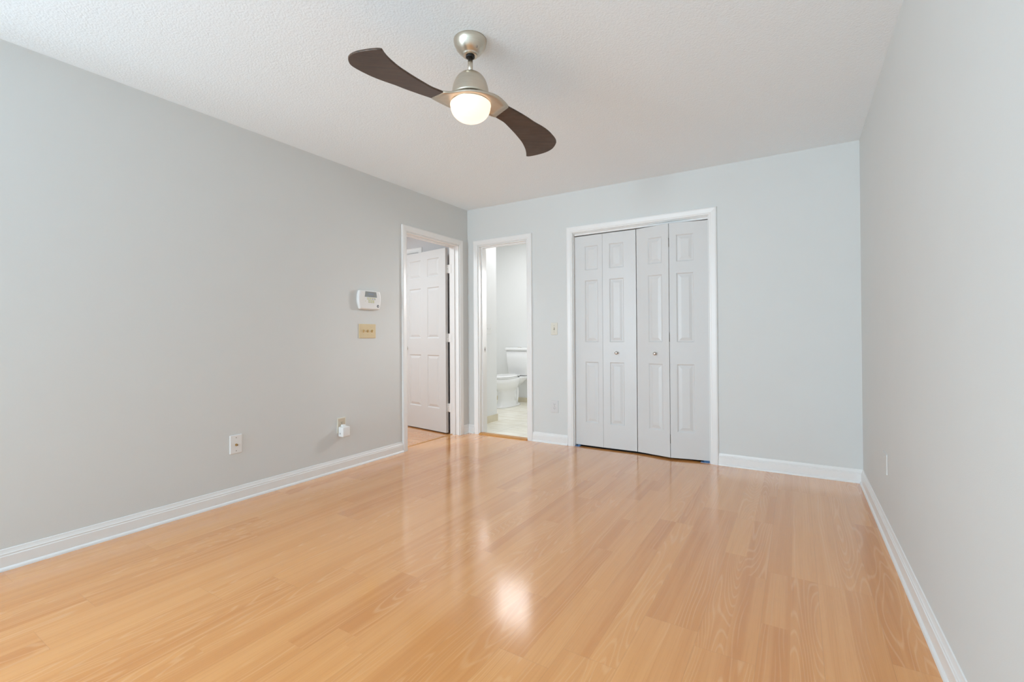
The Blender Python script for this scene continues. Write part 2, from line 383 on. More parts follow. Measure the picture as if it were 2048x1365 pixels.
# bathroom shell
b = MB(); b.box((-0.24, T, -0.06), (-0.13, 0.765, 2.7)); struct(b.build('wall_bathroom_left', M['bath_wall']), 'short white bathroom wall with switch just inside the doorway', 'wall')
b = MB(); b.box((-1.9, 2.36, -0.06), (1.3, 2.46, 2.7)); struct(b.build('wall_bathroom_back', M['bath_wall']), 'white bathroom wall behind the toilet tank', 'wall')
b = MB(); b.box((-1.9, 0.55, -0.06), (-1.8, 2.36, 2.7)); b.box((-1.8, 0.55, -0.06), (-0.24, 0.665, 2.7)); struct(b.build('wall_bathroom_alcove', M['bath_wall']), 'white bathroom alcove wall out of sight to the left', 'wall')
b = MB(); b.box((1.2, T, -0.06), (1.27, 2.46, 2.7)); struct(b.build('wall_bathroom_right', M['bath_wall']), 'white bathroom wall hidden on the right', 'wall')
# closet shell
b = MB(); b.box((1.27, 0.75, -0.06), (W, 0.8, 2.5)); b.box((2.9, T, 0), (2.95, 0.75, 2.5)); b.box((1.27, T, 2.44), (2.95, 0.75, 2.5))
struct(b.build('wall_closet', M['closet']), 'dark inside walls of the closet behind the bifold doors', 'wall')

# ------------------------------------------------------------------ casings, jambs
CAS = [(0.0, 0.0), (0.0, 0.009), (0.004, 0.012), (0.012, 0.012), (0.016, 0.0145), (0.036, 0.0165), (0.044, 0.0175), (0.050, 0.0165), (0.056, 0.012), (0.057, 0.0)]
def casing(mb, a0, a1, zt, plane, width=0.057, rev=0.005, zb=0.0):
    """U of moulding round an opening; plane(a, z, d) gives the point d in front of the wall"""
    k = width / 0.057; rings = []
    for (a, z, s) in ((a0, zb, (-1, 0)), (a0, zt, (-1, 1)), (a1, zt, (1, 1)), (a1, zb, (1, 0))):
        rings.append([plane(a + s[0] * (rev + wd * k), z + s[1] * (rev + wd * k), d) for wd, d in CAS])
    mb.loft(rings, smooth=False)

# hall door: casing on the bedroom side, jamb with stop
b = MB(); casing(b, HY0, HY1, HZ, lambda a, z, d: (d, a, z))
J = 0.019
struct_t1 = b.build('trim_1', M['trim'])
struct(struct_t1, 'white moulded casing round the hallway doorway in the left wall', 'door trim')
b = MB()
b.box((-T - 0.004, HY0, 0), (0.001, HY0 + J * .3, HZ)); b.box((-T - 0.004, HY1 - J * .3, 0), (0.001, HY1, HZ)); b.box((-T - 0.004, HY0, HZ - J * .3), (0.001, HY1, HZ))
st0, st1 = -0.083, -0.048
b.box((st0, HY1 - 0.018, 0), (st1, HY1 - 0.005, HZ - 0.005)); b.box((st0, HY0 + 0.005, 0), (st1, HY0 + 0.018, HZ - 0.005)); b.box((st0, HY0 + 0.018, HZ - 0.018), (st1, HY1 - 0.018, HZ - 0.005))
b.build('jamb', M['trim'], struct_t1)
# casing of the next door in the hallway and its slab
b = MB(); casing(b, -1.49, -0.727, 2.06, lambda a, z, d: (a, -d, z))
t = b.build('trim_2', M['trim']); struct(t, 'white casing of another door on the hallway end wall', 'door trim')
b = MB(); b.box((-1.488, -0.004, 0.01), (-0.729, -0.0005, 2.058)); t = b.build('door_4', M['door']); struct(t, 'closed white door on the hallway end wall behind the open door', 'door')

# bathroom door
b = MB(); casing(b, BX0, BX1, BZ, lambda a, z, d: (a, -d, z), width=0.0565)
t3 = b.build('trim_3', M['trim']); struct(t3, 'white moulded casing round the narrow bathroom doorway', 'door trim')
b = MB(); jt = 0.006
b.box((BX0, -0.001, 0), (BX0 + jt, T + 0.02, BZ)); b.box((BX1 - jt, -0.001, 0), (BX1, T + 0.004, BZ)); b.box((BX0 + jt, -0.001, BZ - jt), (BX1 - jt, T + 0.004, BZ))
b.box((BX0 + jt, 0.045, 0.012), (BX0 + jt + 0.012, 0.08, BZ - jt)); b.box((BX0 + jt + 0.012, 0.045, BZ - 0.018), (BX1 - jt, 0.08, BZ - jt))
b.build('jamb', M['trim'], t3)
b = MB(); b.box((BX0 + jt, 0.091, 0.885), (BX0 + jt + 0.002, 0.113, 0.945)); sp_ = b.build('strike_plate', M['knob'], t3)
b = MB(); b.box((BX0 + jt + 0.0018, 0.098, 0.902), (BX0 + jt + 0.003, 0.108, 0.928)); b.build('latch_hole', M['slot'], sp_)
# oak threshold
b = MB(); prof = [(-0.018, 0), (-0.018, 0.004), (-0.008, 0.011), (0.02, 0.013), (0.05, 0.012), (0.062, 0.006), (0.062, 0)]
b.loft([[(x, y, z) for y, z in prof] for x in (BX0 + jt, BX1 - jt)], smooth=False)
struct(b.build('trim_4', M['oak']), 'orange oak threshold strip under the bathroom doorway', 'threshold')
b = MB(); prof = [(-0.112, 0), (-0.108, 0.004), (-0.095, 0.005), (-0.088, 0.003), (-0.086, 0)]
b.loft([[(x, y, z) for x, z in prof] for y in (HY0 + 0.006, HY1 - 0.006)], smooth=False)
struct(b.build('trim_5', M['oak']), 'thin wood transition strip on the floor of the hallway doorway', 'threshold')

# closet casing, jamb and track
b = MB(); casing(b, CX0, CX1, CZ, lambda a, z, d: (a, -d, z), width=0.061)
t6 = b.build('trim_6', M['trim']); struct(t6, 'white moulded casing round the wide bifold closet', 'door trim')
b = MB(); b.box((CX0, -0.001, 0), (CX0 + 0.003, T, CZ)); b.box((CX1 - 0.003, -0.001, 0), (CX1, T, CZ)); b.box((CX0 + 0.003, -0.001, CZ - 0.003), (CX1 - 0.003, T, CZ))
b.build('jamb', M['trim'], t6)
b = MB(); b.box((CX0 + 0.004, 0.022, 2.0235), (CX1 - 0.004, 0.062, CZ - 0.003)); b.build('track', M['trim'], t6)
for xa, xb, nm in ((CX0 + 0.004, CX0 + 0.05, 0), (CX1 - 0.075, CX1 - 0.004, 1)):
    b = MB(); b.box((xa, 0.004, 0), (xb, 0.05, 0.004)); b.box((xa + 0.02, 0.03, 0.004), (xb, 0.034, 0.012)); b.build('pivot_bracket', M['blue'], t6)

# ------------------------------------------------------------------ baseboards
BP = [(0.0, 0.0), (0.0, 0.0235), (0.005, 0.023), (0.010, 0.021), (0.014, 0.0175), (0.0165, 0.0142), (0.064, 0.0135), (0.067, 0.0105), (0.074, 0.011), (0.078, 0.008), (0.086, 0.0055), (0.094, 0.004), (0.096, 0.0)]
def baseboard(name, pts, label):
    """pts: list of segments (start, end, fn, mitre at start, mitre at end); fn(a, d, z)"""
    b = MB()
    for a0, a1, fn, m0, m1 in pts:
        b.loft([[fn(a0 + m0 * d, d, z) for z, d in BP], [fn(a1 + m1 * d, d, z) for z, d in BP]], smooth=False)
    struct(b.build(name, M['trim']), label, 'baseboard')
L = lambda a, d, z: (d, a, z); K = lambda a, d, z: (a, -d, z); R = lambda a, d, z: (W - d, a, z)
baseboard('baseboard_left', [(YF, HY0 - 0.062, L, 0, 0), (HY1 + 0.062, 0, L, 0, -1)], 'white baseboard along the foot of the long left wall')
baseboard('baseboard_back', [(0, BX0 - 0.062, K, 1, 0), (BX1 + 0.062, CX0 - 0.066, K, 0, 0), (CX1 + 0.066, W, K, 0, -1)], 'white baseboard along the far wall beside the closet')
baseboard('baseboard_right', [(YF, 0, R, 0, -1)], 'white baseboard along the foot of the right wall')
b = MB(); b.box((-0.13, T + 0.02, 0), (-0.120, 0.775, 0.085)); b.box((-0.24, 0.765, 0), (-0.13, 0.775, 0.085))
struct(b.build('baseboard_bathroom_left', M['base_tile']), 'beige tile base on the short bathroom wall near the doorway', 'baseboard')
b = MB(); b.box((-1.8, 2.348, 0), (1.2, 2.36, 0.072)); struct(b.build('baseboard_bathroom_back', M['base_tile']), 'beige tile base behind the toilet', 'baseboard')

# ------------------------------------------------------------------ panelled doors
def panel_slab(mb, w, z0, z1, th, cols, rows, both=True):
    """slab in local x 0..w, front at y=0 facing -y, back at y=th; raised panels in the front (and back)"""
    xs = sorted({0.0, w, *[c for p in cols for c in p]}); zs = sorted({z0, z1, *[r for p in rows for r in p]})
    for face in ((0, 1), (th, -1)) if both else ((0, 1),):
        y0, s = face
        for i in range(len(xs) - 1):
            for j in range(len(zs) - 1):
                x0, x1, a, c = xs[i], xs[i + 1], zs[j], zs[j + 1]
                isp = any(abs(x0 - p[0]) < 1e-6 and abs(x1 - p[1]) < 1e-6 for p in cols) and any(abs(a - r[0]) < 1e-6 and abs(c - r[1]) < 1e-6 for r in rows)
                if not isp:
                    mb.add([(x0, y0, a), (x1, y0, a), (x1, y0, c), (x0, y0, c)], [(0, 1, 2, 3)]); continue
                rings = []
                for ins, dep in ((0, 0), (0.003, 0.002), (0.009, 0.0075), (0.016, 0.0075), (0.020, 0.0065), (0.038, 0.0015), (0.040, 0.0012)):
                    y = y0 + s * dep
                    rings.append([(x0 + ins, y, a + ins), (x1 - ins, y, a + ins), (x1 - ins, y, c - ins), (x0 + ins, y, c - ins)])
                mb.loft(rings, cap=False, smooth=False); mb.add(rings[-1], [(0, 1, 2, 3)])
    if not both:
        mb.add([(0, th, z0), (w, th, z0), (w, th, z1), (0, th, z1)], [(0, 1, 2, 3)])
    for x in (0, w):
        for j in range(len(zs) - 1): mb.add([(x, 0, zs[j]), (x, 0, zs[j + 1]), (x, th, zs[j + 1]), (x, th, zs[j])], [(0, 1, 2, 3)])
    for z in (z0, z1):
        for i in range(len(xs) - 1): mb.add([(xs[i], 0, z), (xs[i + 1], 0, z), (xs[i + 1], th, z), (xs[i], th, z)], [(0, 1, 2, 3)])

ROWS = [(0.235, 0.812), (0.998, 1.587), (1.684, 1.914)]
def leaf(parent, p0, p1, margin, pw):
    p0, p1 = Vector((*p0, 0)), Vector((*p1, 0)); w = (p1 - p0).length; ang = math.atan2(p1.y - p0.y, p1.x - p0.x)
    mb = MB(); panel_slab(mb, w, 0.016, 2.0145, 0.030, [(margin, margin + pw)], ROWS, both=False)
    return mb.build('door_leaf', M['door'], parent, xf=Matrix.Translation(p0) @ Matrix.Rotation(ang, 4, 'Z'))
def small_knob(parent, x, y, z):
    mb = MB(); mb.lathe([(0.009, 0.0), (0.009, -0.004), (0.006, -0.007), (0.006, -0.016), (0.011, -0.020), (0.0145, -0.026), (0.013, -0.031), (0.007, -0.034), (0.001, -0.0345)], (x, y, z), 'y', 24)
    k = mb.build('knob', M['knob'], parent); k['label'] = 'small round satin nickel knob'; return k
d2 = empty('door_2', (CX0, 0.03, 0)); struct(d2, 'left white bifold closet door pair nearest the wall switch', 'closet door')
leaf(d2, (1.2745, 0.030), (1.5545, 0.024), 0.103, 0.134)
l2 = leaf(d2, (1.5565, 0.024), (1.8695, 0.030), 0.065, 0.135)
small_knob(l2, 1.690, 0.0275, 0.900)
d3 = empty('door_3', (CX1, 0.03, 0)); struct(d3, 'right white bifold closet door pair, folded slightly out into the room', 'closet door')
l3 = leaf(d3, (1.8765, 0.026), (2.1695, -0.034), 0.109, 0.131)
small_knob(l3, 2.046, -0.0105, 0.900)
leaf(d3, (2.1755, -0.034), (2.4765, 0.022), 0.056, 0.138)
for z in (1.853, 1.042, 0.174):
    mb = MB(); mb.box((2.1680, -0.028, z - 0.038), (2.1770, -0.012, z + 0.038)); mb.lathe([(0.0022, z - 0.038), (0.0022, z + 0.038)], (2.1725, -0.0315, 0), 'z', 10)
    h = mb.build('hinge', M['dark_metal'], d3); h['label'] = 'dark metal hinge'

# open hallway door, hinged at the right jamb and swung into the hall
HP = Vector((-0.160, -0.190, 0)); hd = Vector((-0.75, 0.117, 0)).normalized()
d1 = empty('door_1', (HP.x, HP.y, 0)); struct(d1, 'white six panel door standing open into the hallway', 'door')
mb = MB(); DW = 0.762
# local x runs from the free edge to the hinge so the front faces the bedroom
cols = [(DW - 0.312, DW - 0.108), (DW - 0.642, DW - 0.426)]
panel_slab(mb, DW, 0.012, 2.032, 0.035, cols, [(0.266, 0.856), (1.045, 1.618), (1.735, 1.942)])
xl = -hd; yl = Vector((-xl.y, xl.x, 0)); org = HP + hd * DW
X = Matrix(((xl.x, yl.x, 0, org.x), (xl.y, yl.y, 0, org.y), (0, 0, 1, 0), (0, 0, 0, 1)))
dl = mb.build('door_leaf', M['door'], d1, xf=X)
mb = MB(); mb.lathe([(0.030, 0.0), (0.030, -0.006), (0.012, -0.010), (0.011, -0.030), (0.022, -0.036), (0.027, -0.050), (0.020, -0.062), (0.001, -0.065)], (0.062, 0, 0.93), 'y', 28)
k = mb.build('knob', M['knob'], dl, xf=X); k['label'] = 'satin nickel round door knob'
mb = MB(); mb.lathe([(0.030, 0.035), (0.030, 0.041), (0.012, 0.045), (0.011, 0.062), (0.022, 0.068), (0.026, 0.08), (0.001, 0.088)], (0.062, 0, 0.93), 'y', 24)
k = mb.build('knob', M['knob'], dl, xf=X); k['label'] = 'satin nickel round door knob'
for z in (1.800, 1.048, 0.285):
    mb = MB()
    mb.box((-0.142, HY1 - 0.0085, z - 0.046), (-0.098, HY1 - 0.0055, z + 0.046))
    pin = Vector((-0.1440, HY1 - 0.012, 0))
    for i in range(5):
        mb.lathe([(0.0055, z - 0.045 + i * 0.0182), (0.0055, z - 0.045 + i * 0.0182 + 0.0168)], (pin.x, pin.y, 0), 'z', 14)
    e0 = HP + hd * 0.0 + Vector((yl.x, yl.y, 0)) * 0.004; e1 = HP + Vector((yl.x, yl.y, 0)) * 0.031
    mb.add([(e0.x + .002, e0.y, z - .046), (e1.x + .002, e1.y, z - .046), (e1.x + .002, e1.y, z + .046), (e0.x + .002, e0.y, z + .046)], [(0, 1, 2, 3)])
    mb.add([(e1.x + .002, e1.y, z - .046), (pin.x, pin.y - .003, z - .046), (pin.x, pin.y - .003, z + .046), (e1.x + .002, e1.y, z + .046)], [(0, 1, 2, 3)])
    for dx, dz in ((-.124, .03), (-.106, 0.012), (-.124, -.012), (-.106, -.03)):
        mb.lathe([(0.003, HY1 - 0.0076), (0.003, HY1 - 0.0082)], (dx, 0, z + dz), 'y', 8, mi=1)
    h = mb.build('hinge', [M['trim'], M['screw']], d1); h['label'] = 'white painted hinge with screws'

# ------------------------------------------------------------------ ceiling fan
FC = Vector((1.8036, -2.348, 0)); FZ = 2.156; TH = 4.0035
ax = Vector((math.cos(TH), math.sin(TH), 0)); nx = Vector((-ax.y, ax.x, 0))
ct = ceil_z(FC.x, FC.y)
fan = empty('ceiling_fan', (FC.x, FC.y, ct)); tag(fan, 'two blade ceiling fan with dark wood blades, nickel motor and glowing glass lamp', 'ceiling fan')
def fp(r, t, z): return tuple(FC + ax * r + nx * t + Vector((0, 0, z)))
b = MB(); b.lathe([(0.0775, ct + 0.002), (0.0775, ct - 0.006), (0.0745, ct - 0.020), (0.066, ct - 0.038), (0.053, ct - 0.054), (0.041, ct - 0.064), (0.0365, ct - 0.067), (0.0355, ct - 0.071), (0.030, ct - 0.073), (0.020, ct - 0.073)], FC, 'z', 56)
can = b.build('canopy', M['nickel'], fan)
b = MB(); b.lathe([(0.0205, ct - 0.0725), (0.0215, ct - 0.079), (0.016, ct - 0.081)], FC, 'z', 32); c_ = b.build('coupling_ring', M['black'], can); c_['label'] = 'black rubber ring'
sd = Vector((math.cos(-0.35), math.sin(-0.35), 0)); p = FC + sd * 0.056
b = MB(); b.lathe([(0.0035, ct - 0.057), (0.0035, ct - 0.050)], (p.x, p.y, 0), 'z', 10); b.build('set_screw', M['screw'], can)
b = MB(); b.lathe([(0.0118, ct - 0.08), (0.0118, 2.285)], FC, 'z', 28); b.build('downrod', M['nickel'], fan)
b = MB()
prof = [(0.012, 2.2945), (0.0185, 2.2935), (0.0205, 2.290)]
for i in range(1, 15):
    a = i / 14.0 * math.pi / 2
    prof.append((0.0205 + (0.0865 - 0.0205) * math.sin(a) ** 0.86, 2.186 + 0.104 * math.cos(a)))
prof += [(0.0865, 2.180), (0.083, 2.178), (0.02, 2.178)]
b.lathe(prof, FC, 'z', 64); b.build('motor_housing', M['nickel'], fan)
b = MB(); b.lathe([(0.081, 2.179), (0.081, 2.172)], FC, 'z', 48); b.build('motor_gap', M['slot'], fan)['label'] = 'dark gap under the motor'

def zsurf(r, t):
    h = min(1.0, max(0.0, (math.hypot(r, t) - 0.092) / 0.06)); h = h * h * (3 - 2 * h)
    return (FZ - 0.149 * t * math.copysign(1, r)) * h + 2.160 * (1 - h)
blade_out = [(0.142, 0.077), (0.168, 0.092), (0.197, 0.110), (0.236, 0.146), (0.276, 0.185), (0.310, 0.221), (0.342, 0.257), (0.366, 0.291), (0.386, 0.323), (0.401, 0.354), (0.4135, 0.387),
             (0.424, 0.3865), (0.436, 0.382), (0.466, 0.363), (0.496, 0.338), (0.512, 0.320), (0.524, 0.301), (0.532, 0.280), (0.534, 0.262), (0.533, 0.240), (0.527, 0.214), (0.509, 0.188), (0.474, 0.154), (0.440, 0.127), (0.400, 0.103), (0.350, 0.078), (0.300, 0.048), (0.240, 0.0165), (0.183, -0.0105)]
def smooth_poly(pts, sharp, n=4):
    out = []
    N_ = len(pts)
    for i in range(N_):
        p0, p1, p2, p3 = (Vector(pts[(i + k) % N_]) for k in (-1, 0, 1, 2))
        if i in sharp: p0 = p1
        if (i + 1) % N_ in sharp: p3 = p2
        straight = i in sharp and (i + 1) % N_ in sharp
        for j in range(1 if straight else n):
            t = j / n
            out.append(tuple(0.5 * ((2 * p1) + (p2 - p0) * t + (2 * p0 - 5 * p1 + 4 * p2 - p3) * t * t + (3 * p1 - p0 - 3 * p2 + p3) * t ** 3)))
    return out
blade_out = smooth_poly(blade_out, {0, 10, len(blade_out) - 1})
def slab_from_outline(mb, outs, th, flip):
    """outs: list of concentric outlines from edge inwards (with z factor) - top and bottom surfaces"""
    s = -1 if flip else 1
    n = len(outs[0][0])
    bot = []; top = []
    for ring, inset in outs:
        bot.append([fp(s * r, s * t, zsurf(r, t) - th / 2 * inset) for r, t in ring])
        top.append([fp(s * r, s * t, zsurf(r, t) + th / 2 * inset) for r, t in ring])
    mb.loft(bot[::-1] + top, cap=False, smooth=True)
    mb.add(bot[-1], [tuple(range(n))]); mb.add(top[-1], [tuple(range(n))])
def inset_poly(poly, d):
    n = len(poly); out = []
    for i in range(n):
        p0, p1, p2 = Vector(poly[i - 1]), Vector(poly[i]), Vector(poly[(i + 1) % n])
        a = (p1 - p0).normalized(); c = (p2 - p1).normalized(); na = Vector((-a.y, a.x)); nc = Vector((-c.y, c.x))
        m = (na + nc); m = m / max(0.35, m.length_squared / 2 if m.length_squared > 0 else 1) / 1.0
        out.append(tuple(p1 - m * d * 0.5 * 1.0 * SGN))
    return out
area2 = sum(blade_out[i - 1][0] * blade_out[i][1] - blade_out[i][0] * blade_out[i - 1][1] for i in range(len(blade_out)))
SGN = 1 if area2 < 0 else -1
for flip in (False, True):
    mb = MB(); slab_from_outline(mb, [(blade_out, 0.55), (inset_poly(blade_out, 0.003), 1.0)], 0.009, flip)
    bl = mb.build('blade', M['walnut'], fan); bl['label'] = 'dark wood blade curving to a broad tip'
# metal blade holder: twisted plate with two arms round the lamp
def hold_half():
    pts = [(0.183, -0.0105), (0.165, -0.030), (0.142, -0.050), (0.118, -0.068), (0.092, -0.083), (0.06, -0.095), (0.025, -0.1015)]
    up = [(0.142, 0.077), (0.120, 0.074), (0.098, 0.073), (0.076, 0.080), (0.05, 0.092), (0.025, 0.100), (0.0, 0.103)]
    return pts, up
lo, up = hold_half()
ring = [p for p in up[::-1]] + [(0.1555, 0.048), (0.169, 0.018)] + [p for p in lo]        # 0,0.103 -> arm -> 0.025,-0.1015
full = ring + [(-r, -t) for r, t in ring]
hub_r = 0.094
inner = []
for r, t in full:
    q = math.hypot(r, t); inner.append((r / q * hub_r, t / q * hub_r))
mb = MB(); rings = []
mids = [tuple(a * 0.5 + c * 0.5 for a, c in zip(p, q)) for p, q in zip(full, inner)]
rings.append([fp(*[c * 0.5 for c in q], 2.154) for q in inner])
rings.append([fp(*q, 2.152) for q in inner])
rings.append([fp(*q, zsurf(*q) - 0.0055) for q in mids])
rings.append([fp(*q, zsurf(*q) - 0.005) for q in full])
rings.append([fp(*q, zsurf(*q) + 0.005) for q in full])
rings.append([fp(*q, zsurf(*q) * 0.6 + 2.174 * 0.4) for q in mids])
rings.append([fp(*[c * 0.87 for c in q], 2.1755) for q in inner])
rings.append([fp(*[c * 0.4 for c in q], 2.1755) for q in inner])
mb.loft(rings, cap=True, smooth=True)
bh = mb.build('blade_holder', M['nickel_rough'], fan); bh['label'] = 'nickel blade holder with two arms'
b = MB(); b.lathe([(0.080, 2.154), (0.0895, 2.1535), (0.091, 2.1505), (0.0895, 2.148), (0.085, 2.1475)], FC, 'z', 56, cap=False); b.build('lamp_ring', M['nickel'], fan)
b = MB(); prof = [(0.083, 2.1495), (0.0905, 2.1485), (0.0945, 2.1455), (0.0955, 2.141), (0.0945, 2.1365)]
for i in range(1, 16):
    a = i / 16 * math.pi / 2; prof.append((0.0935 * math.cos(a) ** 0.86, 2.135 - 0.070 * math.sin(a)))
prof.append((0.001, 2.0645))
b.lathe(prof, FC, 'z', 56); g = b.build('lamp_shade', M['lamp'], fan); g['label'] = 'glowing frosted glass bowl'

# ------------------------------------------------------------------ wall plates
class Face:
    """local frame of a wall: a along the wall (to the right as seen), z up, d out from the wall"""
    def __init__(s, kind): s.k = kind
    def P(s, a, z, d):
        return {'L': (d, a, z), 'B': (a, -d, z), 'R': (W - d, a, z), 'T': (-0.13 + d, a, z)}[s.k]
    def axis(s): return {'L': ('x', 1), 'B': ('y', -1), 'R': ('x', -1), 'T': ('x', 1)}[s.k]
def rbox(F, a0, a1, z0, z1, d0, d1, r=0.003, ins=0.002, nseg=4, ins_d=0.002):
    """rounded-corner plate with a softened front edge"""
    mb = MB()
    def outline(q, d):
        pts = []
        rr = max(r - q, 0.0004)
        for cx, cz, st in ((a1 - q - rr, z1 - q - rr, 0), (a0 + q + rr, z1 - q - rr, 1), (a0 + q + rr, z0 + q + rr, 2), (a1 - q - rr, z0 + q + rr, 3)):
            for i in range(nseg + 1):
                an = (st + i / nseg) * math.pi / 2; pts.append(F.P(cx + rr * math.cos(an), cz + rr * math.sin(an), d))
        return pts
    mb.loft([outline(0, d0), outline(0, d1 - ins_d), outline(ins * 0.35, d1 - ins_d * 0.35), outline(ins, d1)], smooth=False)
    return mb
def disc(F, a, z, r, d0, d1, n=16, r1=None):
    axn, s = F.axis(); c = F.P(a, z, 0)
    mb = MB(); mb.lathe([(r, s * d0), (r, s * (d0 + (d1 - d0) * 0.7)), (r1 if r1 is not None else r * 0.85, s * d1)], c, axn, n, smooth=False); return mb
def plate_root(name, F, a, z, label, cat, group=None):
    o = empty(name, F.P(a, z, 0)); tag(o, label, cat, None, group); return o
def screw(F, a, z, d, parent, m='screw'):
    disc(F, a, z, 0.0033, d - 0.0005, d + 0.0012, 12).build('screw', M[m], parent)
def toggle(F, a, z, d, parent, mat, up=True):
    s = 1 if up else -1
    rbox(F, a - 0.0055, a + 0.0055, z - 0.0125, z + 0.0125, d - 0.001, d + 0.0008, 0.001, 0.0004, 2, 0.0004).build('toggle_slot', M['almond_dark' if mat == 'almond_dark' else 'slot'], parent)
    mb = MB(); pr = [(z - 0.010, d), (z + 0.010, d), (z + s * 0.010, d + 0.009), (z + s * 0.004, d + 0.011)]
    mb.loft([[F.P(a + q, zz, dd) for zz, dd in pr] for q in (-0.0042, 0.0042)], smooth=False)
    mb.build('toggle', M[mat], parent)
def receptacle(F, a, z, d, parent, mat):
    r = rbox(F, a - 0.0165, a + 0.0165, z - 0.0135, z + 0.0135, d - 0.001, d + 0.002, 0.012, 0.001, 6, 0.001).build('receptacle', M[mat], parent)
    for q in (-0.0065, 0.0065):
        rbox(F, a + q - 0.0012, a + q + 0.0012, z + 0.000, z + 0.0085, d + 0.0015, d + 0.0024, 0.0004, 0.0001, 1, 0.0001).build('slot', M['slot'], r)
    disc(F, a, z - 0.006, 0.0026, d + 0.0015, d + 0.0024, 10).build('ground_hole', M['slot'], r)

FL, FB, FR, FT = Face('L'), Face('B'), Face('R'), Face('T')
# three toggle switch on the left wall
a0, a1, z0, z1 = -1.494, -1.318, 1.050, 1.170
o = plate_root('light_switch', FL, (a0 + a1) / 2, z0, 'yellowed almond plate with three toggle switches below the white keypad', 'light switch')
rbox(FL, a0, a1, z0, z1, 0, 0.0065, 0.004, 0.004).build('plate', M['almond_plastic'], o)
for q in (-0.046, 0.0, 0.046):
    a = (a0 + a1) / 2 + q; toggle(FL, a, 1.110, 0.0065, o, 'almond_dark'); screw(FL, a, 1.140, 0.0065, o, 'almond_plastic'); screw(FL, a, 1.080, 0.0065, o, 'almond_plastic')
# coax plate
a0, a1, z0, z1 = -2.522, -2.446, 0.310, 0.430; ac = (a0 + a1) / 2
o = plate_root('cable_wall_plate', FL, ac, z0, 'white wall plate with a single brass cable connector, left of the plug-in device', 'cable outlet')
rbox(FL, a0, a1, z0, z1, 0, 0.006, 0.003, 0.005).build('plate', M['white_plastic'], o)
mb = disc(FL, ac, 0.366, 0.0085, 0.005, 0.009, 6, 0.0085); mb.lathe([(0.0048, 0.008), (0.0048, 0.020), (0.0038, 0.0205)], FL.P(ac, 0.366, 0), 'x', 16)
c_ = mb.build('connector', M['brass'], o); c_['label'] = 'brass threaded cable connector'
disc(FL, ac, 0.366, 0.0028, 0.0195, 0.021, 10).build('connector_hole', M['slot'], c_)
screw(FL, ac, 0.412, 0.006, o); screw(FL, ac, 0.327, 0.006, o)
# outlet on the left wall and the plug-in
a0, a1, z0, z1 = -1.712, -1.632, 0.297, 0.419; ac = (a0 + a1) / 2
o = plate_root('wall_outlet', FL, ac, z0, 'beige outlet with cream plate behind the white plug-in on the left wall', 'outlet', )
rbox(FL, a0, a1, z0, z1, 0, 0.006, 0.003, 0.005).build('plate', M['cream_plastic'], o)
rbox(FL, a0 + 0.008, a1 - 0.008, z0 + 0.008, z1 - 0.008, 0.004, 0.0063, 0.003, 0.001).build('plate_face', M['beige_plastic'], o)
receptacle(FL, ac, 0.377, 0.006, o, 'beige_plastic'); receptacle(FL, ac, 0.338, 0.006, o, 'beige_plastic'); screw(FL, ac, 0.3575, 0.006, o)
o = plate_root('plug_in_device', FL, -1.672, 0.272, 'small white plug-in unit plugged into the left wall outlet', 'plug-in device')
mb = rbox(FL, -1.708, -1.638, 0.272, 0.352, 0.013, 0.066, 0.009, 0.006, 5, 0.006); mb.add(*[[FL.P(-1.692, 0.345, 0.013), FL.P(-1.652, 0.345, 0.013), FL.P(-1.660, 0.366, 0.013), FL.P(-1.684, 0.366, 0.013), FL.P(-1.692, 0.345, 0.042), FL.P(-1.652, 0.345, 0.042), FL.P(-1.660, 0.366, 0.034), FL.P(-1.684, 0.366, 0.034)], [(0, 1, 2, 3), (4, 5, 6, 7), (0, 1, 5, 4), (1, 2, 6, 5), (2, 3, 7, 6), (3, 0, 4, 7)]])
bd = mb.build('body', M['white_plastic'], o, bevel=0.002)
mb = MB(); mb.box((0.009, -1.690, 0.285), (0.0135, -1.655, 0.345)); mb.build('plug_base', M['white_plastic'], o)
mb = MB(); mb.box((0.030, -1.7088, 0.294), (0.038, -1.7075, 0.306)); mb.build('vent', M['screen_frame'], bd)
# switch and outlet on the back wall
a0, a1, z0, z1 = 1.030, 1.099, 1.070, 1.190; ac = (a0 + a1) / 2
o = plate_root('light_switch', FB, ac, z0, 'cream single toggle switch on the far wall between doorway and closet', 'light switch')
rbox(FB, a0, a1, z0, z1, 0, 0.006, 0.003, 0.004).build('plate', M['cream_plastic'], o); toggle(FB, ac, 1.130, 0.006, o, 'cream_plastic'); screw(FB, ac, 1.160, 0.006, o); screw(FB, ac, 1.100, 0.006, o)
a0, a1, z0, z1 = 1.024, 1.102, 0.305, 0.425; ac = (a0 + a1) / 2
o = plate_root('wall_outlet', FB, ac, z0, 'pale grey double outlet low on the far wall left of the closet', 'outlet')
rbox(FB, a0, a1, z0, z1, 0, 0.006, 0.003, 0.004).build('plate', M['light_grey_plastic'], o); receptacle(FB, ac, 0.385, 0.006, o, 'light_grey_plastic'); receptacle(FB, ac, 0.346, 0.006, o, 'light_grey_plastic'); screw(FB, ac, 0.3655, 0.006, o)
# painted over plate on the right wall
o = plate_root('blank_wall_plate', FR, -0.985, 0.325, 'blank plate painted over in wall grey low on the right wall', 'wall plate')
rbox(FR, -1.045, -0.925, 0.325, 0.430, 0, 0.004, 0.003, 0.003).build('plate', M['wall'], o); screw(FR, -0.985, 0.405, 0.005, o, 'wall'); screw(FR, -0.985, 0.350, 0.005, o, 'wall')
